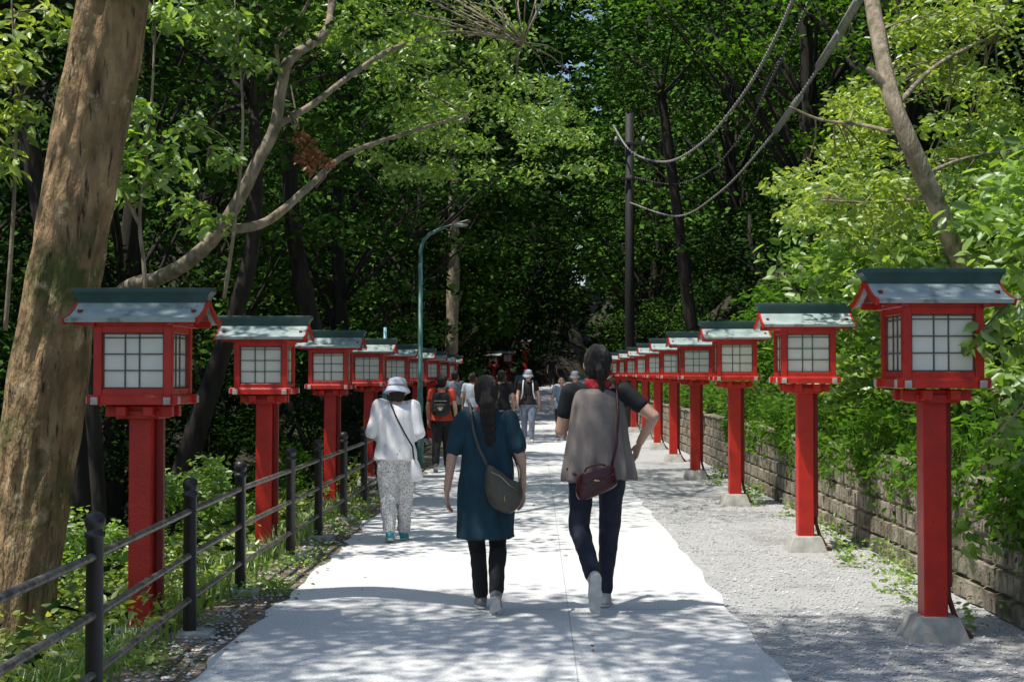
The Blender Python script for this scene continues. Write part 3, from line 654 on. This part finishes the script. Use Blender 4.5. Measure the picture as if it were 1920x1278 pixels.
spots = [(-8.5,17,2),(-6.8,23,0),(-11,24,2),(-12,31,2),(-7.2,31,0),(-14,39,4),(-8.6,39,3),(-4.6,44,4),(-9,48,3),(-18,48,4),(-4.4,54,3),(-12,60,3),(-20,60,4),(-4.6,64,4),(-9,68,3),(-16,72,3),(-25,70,4),
 (8.6,20,1),(6.6,26,1),(10.5,27,2),(6.2,33,1),(9.6,35,3),(14,38,4),(6.0,42,3),(9.5,46,3),(15,48,3),(4.6,52,3),(11,57,3),(18,60,4),(5.0,62,3),(9,68,4),(16,70,3),(25,70,4),
 (-4.0,78,3),(-.8,80,4),(8.5,82,3),(-11,82,4),(13,84,4),(-2,88,4),(-18,88,4),(20,88,4),(2,93,3),(-8,95,4),(12,96,4),
 (-4.6,33.5,0),(-3.9,49,3),(-3.7,59,3),(-3.3,70,4)]
used = set(); kn = ['dark leafed','paler leafed','low dense','dusky','very dark']
for i, (x, Y, k) in enumerate(spots):
    o = AR[k] if k not in used else copy_tree(AR[k]); used.add(k); s = random.uniform(.95,1.25)
    if Y < 75: x += Xc(Y)*.8
    o.location = (x, Y, H(x,Y)-.1); o.rotation_euler = (0,0,random.uniform(0,6.28) if k != 4 else random.uniform(-.6,.6)); o.scale = (s,s,s*random.uniform(.95,1.15))
    side = 'left of' if x < 0 else 'right of'
    if Y < 30: tag(o, kn[k]+' forest tree %s the path, %s' % (side, ['beyond the near lanterns','by the middle lanterns','set back up the bank','near the green lamp'][i % 4]), 'tree', 'forest trees beyond the lanterns')
    elif Y < 75: tag(o, kn[k]+' tree deep in the forest %s the path' % side, 'tree', 'deep %s forest trees kind %d' % (side, k))
    else: tag(o, kn[k]+' tree closing the far end of the path', 'tree', 'far end trees kind %d' % k)
US = [arche('understory_shrub', 3.0, .05, 1.7, .2, 34, 150, .12, 'leaf_deep', (.4,.8)), arche('understory_shrub', 2.4, .05, 1.6, .1, 30, 150, .11, 'leaf_dark', (.35,.75))]
usp = [(-5.4,21,0),(-4.6,27,0),(-6,34,1),(-4.4,38,0),(-4.3,46,1),(-7.5,28,0),(-9,20,0),(-4.6,54,0),(-4.4,62,1),(-8,52,0),(5.0,30,0),(4.6,36,1),(5.2,42,0),(4.6,48,1),(5,55,0),(4.6,66,0),(4.6,60,1),(-6,84,0),(-8,76,0),(4.4,78,1),(6.3,30,1),(-7,44,1)]
used = set()
for x, Y, k in usp:
    o = US[k] if k not in used else copy_tree(US[k]); used.add(k); s = random.uniform(.9,1.4); x += Xc(Y)
    o.location = (x,Y,H(x,Y)-.1); o.rotation_euler = (0,0,random.uniform(0,6.28)); o.scale = (s,s,s)
    tag(o, '%s shrub in the shade %s the path' % (['very dark','dark green'][k], 'left of' if x < 0 else 'right of'), 'shrub', 'shade shrubs %s %d' % ('left' if x < 0 else 'right', k))
RS = [arche('bank_shrub', 2.0, .03, 1.05, .15, 40, 75, .135, 'leaf_bright', (.25,.5), 'bark_pale', .6, six=True), arche('bank_shrub', 1.7, .03, 1.0, .1, 36, 80, .11, 'leaf_mid', (.25,.5), 'bark_pale', .6, six=True)]
rsp = [(4.1,9.4,0,'broad leaved bright green bush on the bank at the right edge, behind the nearest lantern'),(4.0,11.4,0,'bright green bush on the bank between the first two right lanterns'),(4.5,13.4,1,'mid green bush behind the second right lantern'),(3.9,15.2,0,'bright bush over the wall between the second and third right lanterns'),
 (5.4,11.6,0,'upper bright bush high on the right bank'),(5.7,15.5,0,'tall bright bush on the upper right bank'),(4.4,18.0,1,'mid green bush behind the third right lantern'),(5.9,19.5,0,'sunlit bush above the third right lantern'),(4.2,21.5,1,'darker bush behind the fourth right lantern'),(4.7,25,1,'darker bush behind the fifth right lantern'),(5.2,9.6,0,'bright bush leaning in at the far right edge of the view'),
 (-3.35,13.6,0,'small bright bush behind the railing, right of the second left lantern'),(-3.5,10.6,0,'small bright bush behind the railing, between the first two left lanterns'),(-3.2,17.6,1,'small bush behind the railing, by the third left lantern')]
used = set()
for x, Y, k, l in rsp:
    o = RS[k] if k not in used else copy_tree(RS[k]); used.add(k); s = random.uniform(.95,1.3) if x > 0 else random.uniform(.5,.6)
    o.location = (x,Y,H(x,Y)-.1); o.rotation_euler = (0,0,random.uniform(0,6.28)); o.scale = (s,s,s); tag(o, l, 'shrub', 'bushes on the right bank' if x > 0 else 'small bushes behind the railing')
def px_clumps(regs, n):
    C = []; R = []
    for _ in range(n):
        x0,x1,y0,y1,d0,d1,r0,r1 = random.choice(regs); C.append(at(random.uniform(x0,x1), random.uniform(y0,y1), random.uniform(d0,d1))); R.append(random.uniform(r0,r1))
    return C, R
def near(LP, c): return min(LP, key=lambda p: (p-c).length_squared)
# big leaning trunk left
T = [at(10,1230,9.0), at(25,1130,9.0), at(45,1000,9.0), at(75,800,9.0), at(105,600,9.0), at(140,400,9.0), at(175,200,9.0), at(212,0,9.0), at(240,-160,8.8), at(250,-400,8.4), V((-2.6,7.6,7.0)), V((-2.9,6.9,8.2))]
o = empty('leaning_tree', (T[0].x,T[0].y,H(T[0].x,9))); tag(o, 'massive leaning mossy tree trunk at the left edge in front of the forest', 'tree')
Q = [p-o.location for p in cr(T, 16)]; nq = len(Q)
b = MB(); b.tube(Q, [(.285-.04*min(1,i/32)-.03*i/nq-(.13*max(0,i/nq-.65)/.35))*(1+.28*math.exp(-i/6)) for i in range(nq)], 64, .18)
C = []; Rr = []
for i in range(235):  # unseen crown, placed and shaped to shade the foreground path
    a = random.uniform(0,2*PI); w = math.sqrt(random.random()); C.append(V((-2.9+3.5*w*math.cos(a), 4.7+3.5*w*math.sin(a), random.uniform(6.7,8.6))) ); Rr.append(random.uniform(.4,.8))
for i in range(20):   # shading the two nearest lanterns
    C.append(V((-4.6+random.uniform(-.7,.7), 7.1+random.uniform(-.5,.5), random.uniform(7,8)))); Rr.append(random.uniform(.5,.8))
for i in range(12):
    C.append(V((.15+random.uniform(-.55,.55), 7.0+random.uniform(-.4,.4), random.uniform(7.1,7.9)))); Rr.append(random.uniform(.4,.65))
C = [c-o.location for c in C]
for c in C[::12]: b.tube(curve_to(Q[random.randint(int(nq*.88),nq-1)], c, .1), [.022,.018,.015,.012,.009,.006], 6)
b.build('trunk', 'bark_big', o, True); foliage('crown', o, C, Rr, 120, .115, 'leaf_mid', .4)
# winding tree
o = empty('winding_tree', at(262,530,15)); o0 = o.location.copy(); tag(o, 'winding pale limbed tree arching over from the left with drooping bright sprays', 'tree')
b = MB(); LP = []
def limb(pts, r0, r1, n=10):
    P = cr([at(*q)-o0 for q in pts], 6); b.tube(P, [r0+(r1-r0)*i/(len(P)-1) for i in range(len(P))], n, .2); LP.extend(P[4:]); return P
limb([(150,640,15.5),(230,545,15),(300,520,14.6),(360,485,14.3),(410,435,14.1),(450,370,14),(480,310,14),(515,240,14),(528,160,14),(545,110,14),(610,60,14.3),(625,-10,14.6),(640,-90,15)], .085, .042)
limb([(430,430,14.1),(500,415,14.3),(580,350,14.6),(650,290,15),(760,250,15.5),(880,215,16)], .055, .014)
limb([(520,235,14),(580,200,14.2),(660,140,14.6),(740,90,15),(850,60,15.6),(980,80,16.5)], .04, .014)
limb([(530,150,14),(520,80,13.8),(570,20,13.6),(600,-60,13.4)], .025, .012); limb([(545,210,14),(560,240,14.2),(545,160,14.3)], .014, .007)
regs = [(600,780,-60,90,15,18,.3,.5),(660,900,20,180,15.5,19,.3,.55),(800,1090,-20,240,16,21,.35,.65),(880,1120,150,330,18,22,.3,.5),(560,1150,-420,-70,13.5,21,.5,.9),(620,1200,-420,-90,14,22,.5,.9),(400,480,-60,40,15,16,.3,.5),(700,900,190,330,17,20,.22,.4)]
C, Rr = px_clumps(regs, 125)
for i in range(48): C.append(V((random.uniform(-4.6,-1.2), random.uniform(12.8,24), random.uniform(7.2,8.8)))); Rr.append(random.uniform(.5,.9))  # overhead clumps added to the crown to shade the middle path
C = [c-o0 for c in C]
for c in C[::3]: b.tube(curve_to(near(LP, c), c, .12), [.011,.010,.008,.007,.005,.004], 5)
b.build('trunk', 'bark_pale', o, True); foliage('crown', o, C, Rr, 125, .10, 'leaf_bright', .4, six=True, droop=.45)
b = MB(); b.tube([at(540,215,14.0)-o0, at(548,232,13.8)-o0, at(556,255,13.7)-o0, at(575,290,13.7)-o0], .008, 5); w = b.build('broken_twig', 'bark_pale', o, True)
foliage('withered_leaves', o, [at(x,y,13.7)-o0 for x,y in ((562,250),(575,270),(590,290),(565,290),(612,298),(580,310))], [.09,.11,.12,.09,.09,.08], 55, .07, 'leaf_brown', .9, droop=.8)
# saplings on the left
def sapling(label, stems, cl, leaf, m, rad=.02, n=60):
    o = empty('sapling', at(*stems[0][0])); o0 = o.location.copy(); tag(o, label, 'tree', 'saplings behind the railing'); b = MB(); LQ = []
    for st in stems:
        P = cr([at(*q)-o0 for q in st], 6); b.tube(P, [rad*(1-.7*i/len(P)) for i in range(len(P))], 8); LQ += P
    C = [at(x,y,d)-o0 for x,y,d,_ in cl]
    for c in C: b.tube(curve_to(near(LQ, c+V((0,0,-.25))), c, .12), .005, 5)
    b.build('trunk', 'bark_pale', o, True); foliage('crown', o, C, [q[3] for q in cl], n, leaf, m, .7, six=True, droop=.5)
sapling('slender sapling with hanging bright leaves between the leaning trunk and the nearest lantern', [[(275,620,11),(270,500,11),(262,400,11),(280,250,11),(290,60,11),(285,-60,11)],[(262,420,11),(230,360,11),(215,330,11)]],
  [(250,250,11,.22),(300,280,11,.25),(270,320,11,.2),(330,310,11.2,.2),(240,350,11,.2),(300,20,11,.25),(340,20,11,.3),(260,200,11,.15),(235,290,11,.15)], .12, 'leaf_bright')
sapling('thin sapling with leaf tufts left of the winding tree', [[(420,560,12.5),(440,420,12.5),(455,250,12.5),(450,120,12.5),(440,0,12.5)]],
  [(455,30,12.5,.25),(430,80,12.5,.22),(475,110,12.5,.2),(390,410,12.5,.25),(350,380,12.5,.22),(400,20,12.5,.3),(360,230,12.4,.2),(420,290,12.4,.15)], .12, 'leaf_bright')
sapling('leafy sapling peeking from behind the leaning trunk at the left edge', [[(10,620,10.5),(25,400,10.5),(30,200,10.5),(20,-40,10.5)]],
  [(20,130,10.5,.25),(50,200,10.5,.18),(10,230,10.5,.25),(40,110,10.5,.2),(0,300,10.5,.2),(60,20,11,.3),(100,40,11.4,.3),(-10,60,10,.3)], .12, 'leaf_yellow')
# dark trunks
def bare(label, pts, r0, r1, m='bark_dark', top_=True):
    o = empty('tree', at(*pts[0])); o0 = o.location.copy(); tag(o, label, 'tree', 'dark trunks behind the left lanterns'); b = MB(); P = cr([at(*q)-o0 for q in pts], 5)
    b.tube(P, [r0+(r1-r0)*i/(len(P)-1) for i in range(len(P))], 12, .25); 
    C = [P[-1]+V((random.uniform(-1.8,1.8),random.uniform(-1.8,1.8),random.uniform(-.6,1.6))) for _ in range(22)]
    for c in C[::2]: b.tube(curve_to(P[-3], c, .1), [.05,.04,.03,.025,.02,.01], 6)
    b.build('trunk', m, o, True); foliage('crown', o, C, [random.uniform(.5,1) for _ in C], 130, .15, 'leaf_dark', .4)
bare('dark leaning trunk just right of the nearest left lantern', [(300,1000,17),(345,880,17),(400,700,17),(450,560,17),(475,450,17),(480,300,17),(470,150,17.5)], .15, .06)
bare('dark straight trunk between the second and third left lanterns', [(620,760,24),(590,640,24),(565,520,24),(548,400,24),(540,200,24),(545,-60,24)], .20, .1)
bare('pale straight cedar trunk behind the green street lamp', [(845,760,44),(848,600,44),(850,480,44),(852,300,44),(850,80,44)], .22, .15, 'bark_pale')
bare('dark tilted trunk high above the right lantern row', [(1300,640,34),(1270,400,34),(1250,250,34),(1235,150,34)], .16, .10)
bare('thin dark trunk at the left edge behind the leaning tree', [(190,1000,13),(175,800,13),(160,640,13),(200,400,13),(215,100,13),(225,-100,13)], .07, .04)
bare('thick dark trunk in the gully behind the nearest left lantern', [(130,1100,15),(145,900,15),(120,600,15),(60,300,15),(20,-60,15)], .15, .08)
# right tree
o = empty('bank_tree', V((4.55,12.5,H(4.55,12.5)))); o0 = o.location.copy(); tag(o, 'slim pale trunked tree with bright yellow green leaves on the right bank', 'tree'); b = MB(); LP = []
limb([(1860,640,11.9),(1812,520,11.6),(1760,395,11.4),(1700,255,11.3),(1668,170,11.4),(1645,60,11.8),(1625,-60,12.2),(1600,-260,12.5)], .085, .06, 14)
limb([(1672,180,11.4),(1640,140,11.4),(1625,128,11.4)], .045, .02); limb([(1700,255,11.3),(1620,235,11.8),(1540,225,12),(1480,200,12)], .020, .008); limb([(1750,370,11.4),(1640,380,11.8),(1540,375,11.8)], .018, .008); limb([(1680,200,11.4),(1760,120,12.2),(1880,60,12.6)], .025, .010)
limb([(1730,330,11.3),(1800,300,11.8),(1900,280,11.8)], .02, .010)
regs = [(1540,1920,180,330,11.8,14.5,.22,.42),(1480,1700,330,430,11,14,.18,.34),(1640,1930,330,500,12,14,.25,.45),(1730,1960,-40,180,11.5,15,.3,.5),(1690,1800,-40,140,13,15.5,.22,.36),(1560,1660,170,280,12.4,15,.18,.3),(1660,1950,-300,-60,12,15,.4,.7)]
C, Rr = px_clumps(regs, 125); C = [c-o0 for c in C]
for c in C[::2]: b.tube(curve_to(near(LP, c), c, .1), [.010,.009,.008,.007,.005,.004], 5)
b.build('trunk', 'bark_pale', o, True); foliage('crown', o, C, Rr, 110, .085, 'leaf_yellow', .5, six=True)
# overhanging spray by the nearest right lantern
o = empty('overhanging_branch', at(1990,690,8.6)); o0 = o.location.copy(); tag(o, 'large leaved branch hanging in front of the nearest right lantern', 'branch'); b = MB(); LP = []
limb([(1995,680,8.3),(1970,600,8.3),(1910,560,8.1),(1850,610,8.0),(1830,640,7.9)], .010, .004, 6); limb([(1995,690,8.3),(1920,760,8.0),(1850,830,8.0)], .010, .004, 6); limb([(1995,695,8.3),(1980,860,8.6),(1900,940,8.7),(1820,980,8.7)], .008, .004, 6)
b.build('twig', 'bark_pale', o, True)
foliage('foliage', o, [at(x,y,d)-o0 for x,y,d in ((1890,500,8.4),(1900,560,8.2),(1860,600,8.0),(1835,640,7.9),(1900,740,8.2),(1880,800,8.1),(1900,960,8.7),(1840,1010,8.7),(1810,980,8.7),(1905,640,8.4),(1915,860,8.6))], [.14,.13,.1,.08,.14,.14,.14,.12,.1,.12,.12], 18, .12, 'leaf_bright', .9, six=True, droop=.7)
# ------------------------------------------------------------------ ground stuff
def scatter(name, label, cat, m, n, fx, leaf, hgt=.3, **k):
    P = []
    for _ in range(n):
        x, Y = fx(); P.append((x, Y, H(x,Y)+random.random()**1.5*hgt))
    me = leafmesh(name, np.array(P), leaf, **k); me.materials.append(M[m]); o = bpy.data.objects.new(name, me); COL.objects.link(o); tag(o, label, cat, kind='stuff'); return o
def cl(cs, sp):
    def f():
        c = random.choice(cs); return c[0]+random.gauss(0,sp), c[1]+random.gauss(0,sp)
    return f
cs = [(random.uniform(-4.6,-2.35), 5+20*random.random()**1.3) for _ in range(95)]
def fx():
    while 1:
        x, Y = cl(cs,.24)()
        if x < -2.0: return x, Y
scatter('undergrowth', 'low bright green undergrowth behind the railing', 'undergrowth', 'leaf_yellow', 17000, fx, .075, .40, six=True, droop=0)
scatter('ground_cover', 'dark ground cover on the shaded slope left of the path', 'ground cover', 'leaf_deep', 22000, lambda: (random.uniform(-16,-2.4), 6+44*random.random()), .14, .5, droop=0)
scatter('bank_cover', 'leafy ground cover on the right bank above the wall', 'ground cover', 'leaf_mid', 26000, lambda: (3.10+5*random.random()**1.8, 6+40*random.random()**1.3), .10, .38, droop=.1)
cs2 = [(random.uniform(2.50,2.86), 7.5+14*random.random()) for _ in range(22)]
scatter('weeds', 'small weeds sprouting along the foot of the right wall', 'weeds', 'leaf_bright', 1300, cl(cs2,.07), .055, .20, six=True, droop=-.1)
cs3 = [(random.uniform(-2.1,-1.82), 5+14*random.random()) for _ in range(34)]
scatter('edge_weeds', 'small weeds and tufts along the left path edge', 'weeds', 'leaf_bright', 2200, cl(cs3,.07), .045, .10, six=True, droop=-.1)
P = []
for _ in range(75):
    y0 = 7+14*random.random()**1.2; L_ = random.uniform(.15,.6); r_ = random.uniform(.08,.22)
    for _ in range(55): t = random.random(); P.append((2.98-.10*math.sin(PI*min(1,t+.2))+random.gauss(0,.04), y0+random.gauss(0,r_), .92-L_*t+random.gauss(0,.03)))
me = leafmesh('creeper', np.array(P), .075, six=True, droop=.7, up=.3); me.materials.append(M['leaf_mid']); o = bpy.data.objects.new('creeper', me); COL.objects.link(o); tag(o, 'leafy creepers hanging over the top of the right wall', 'creeper', kind='stuff')
scatter('fallen_leaves', 'dry fallen leaves along the left path edge', 'leaves', 'leaf_brown', 700, lambda: (random.gauss(-1.86,.10), 4+16*random.random()), .05, .01, up=.9, droop=0).location.z = .01
scatter('loose_leaves', 'a few dry leaves lying on the path and gravel', 'leaves', 'leaf_brown', 45, lambda: (random.uniform(-1.6,2.8), 5+14*random.random()), .05, .01, up=.9, droop=0).location.z = .018
def blades(name, label, pts, h, m):
    b = MB()
    for x, Y in pts:
        z = H(x,Y); a = random.uniform(0,6.28); q = random.uniform(.5,1)*h; dx, dy = math.cos(a)*q*.35, math.sin(a)*q*.35; w = .006
        b.add([(x-w,Y,z),(x+w,Y,z),(x+dx*.4+w*.7,Y+dy*.4,z+q*.6),(x+dx*.4-w*.7,Y+dy*.4,z+q*.6),(x+dx,Y+dy,z+q*.85)], [(0,1,2,3),(3,2,4)])
    tag(b.build(name, m), label, 'grass', kind='stuff')
blades('grass', 'grass tufts behind the railing', [(min(-2.1,x), Y) for x, Y in [cl([(random.uniform(-2.8,-2.2),5+12*random.random()) for _ in range(40)],.12)() for _ in range(2600)]], .28, 'leaf_bright')
blades('bank_grass', 'long grass tufts hanging over the right wall', [(max(3.1,x), Y) for x, Y in [cl([(random.uniform(3.1,3.5),8+14*random.random()) for _ in range(14)],.10)() for _ in range(1000)]], .34, 'leaf_mid')
b = MB()
for _ in range(9000):
    x = random.uniform(1.24,2.9); Y = 5+12*random.random()**1.2; r = random.uniform(.004,.013); z = .006; c = V((x,Y,z+r*.4)); vs = []
    for dx,dy,dz in ((1,0,0),(-1,0,0),(0,1,0),(0,-1,0),(0,0,.7),(0,0,-.5)): vs.append(c+V((dx,dy,dz))*r*random.uniform(.7,1.3))
    b.add(vs, [(0,2,4),(2,1,4),(1,3,4),(3,0,4),(2,0,5),(1,2,5),(3,1,5),(0,3,5)])
for _ in range(1500):
    x = random.gauss(-1.93,.12); Y = 4.5+11*random.random()**1.2; r = random.uniform(.004,.016); c = V((x,Y,.012)); vs = []
    for dx,dy,dz in ((1,0,0),(-1,0,0),(0,1,0),(0,-1,0),(0,0,.7),(0,0,-.5)): vs.append(c+V((dx,dy,dz))*r*random.uniform(.7,1.3))
    b.add(vs, [(0,2,4),(2,1,4),(1,3,4),(3,0,4),(2,0,5),(1,2,5),(3,1,5),(0,3,5)])
tag(b.build('gravel', 'stone'), 'loose grey gravel on the right shoulder and left verge', 'gravel', kind='stuff')
# far forest mass
C = []
for i in range(820):
    if i < 380: x = random.uniform(-60,60); Y = random.uniform(99,125); h = random.uniform(0,36)
    elif i < 620: x = random.uniform(-18,26); Y = random.uniform(99,112); h = random.uniform(0,30)
    else: x = random.uniform(-6,16); Y = random.uniform(100,118); h = random.uniform(8,38)
    C.append(V((x, Y, H(x,Y)+h)))
me = leafmesh('far_forest', clumps(C, [random.uniform(2,4) for _ in C], 75, .6), .9); me.materials.append(M['leaf_far']); o = bpy.data.objects.new('far_forest', me); COL.objects.link(o); tag(o, 'forest mass closing the view behind the far end of the path', 'forest', kind='stuff')
# ------------------------------------------------------------------ light
d = V((.38,.20,-1)).normalized()
sl = bpy.data.lights.new('sun', 'SUN'); sl.energy = 5; sl.angle = math.radians(.55); sl.color = (1,.96,.88); so = bpy.data.objects.new('sun', sl); COL.objects.link(so); so.rotation_euler = d.to_track_quat('-Z','Y').to_euler()
w = bpy.data.worlds.new('World'); scene.world = w; w.use_nodes = True; nt = w.node_tree; sk = nt.nodes.new('ShaderNodeTexSky'); sk.sky_type = 'NISHITA'; sk.sun_disc = False
sk.sun_elevation = math.asin(-d.z); sk.sun_rotation = math.atan2(-d.x, -d.y); nt.links.new(sk.outputs[0], nt.nodes['Background'].inputs[0]); nt.nodes['Background'].inputs[1].default_value = .15
scene.view_settings.view_transform = 'Standard'; scene.view_settings.look = 'None'; scene.view_settings.exposure = 0
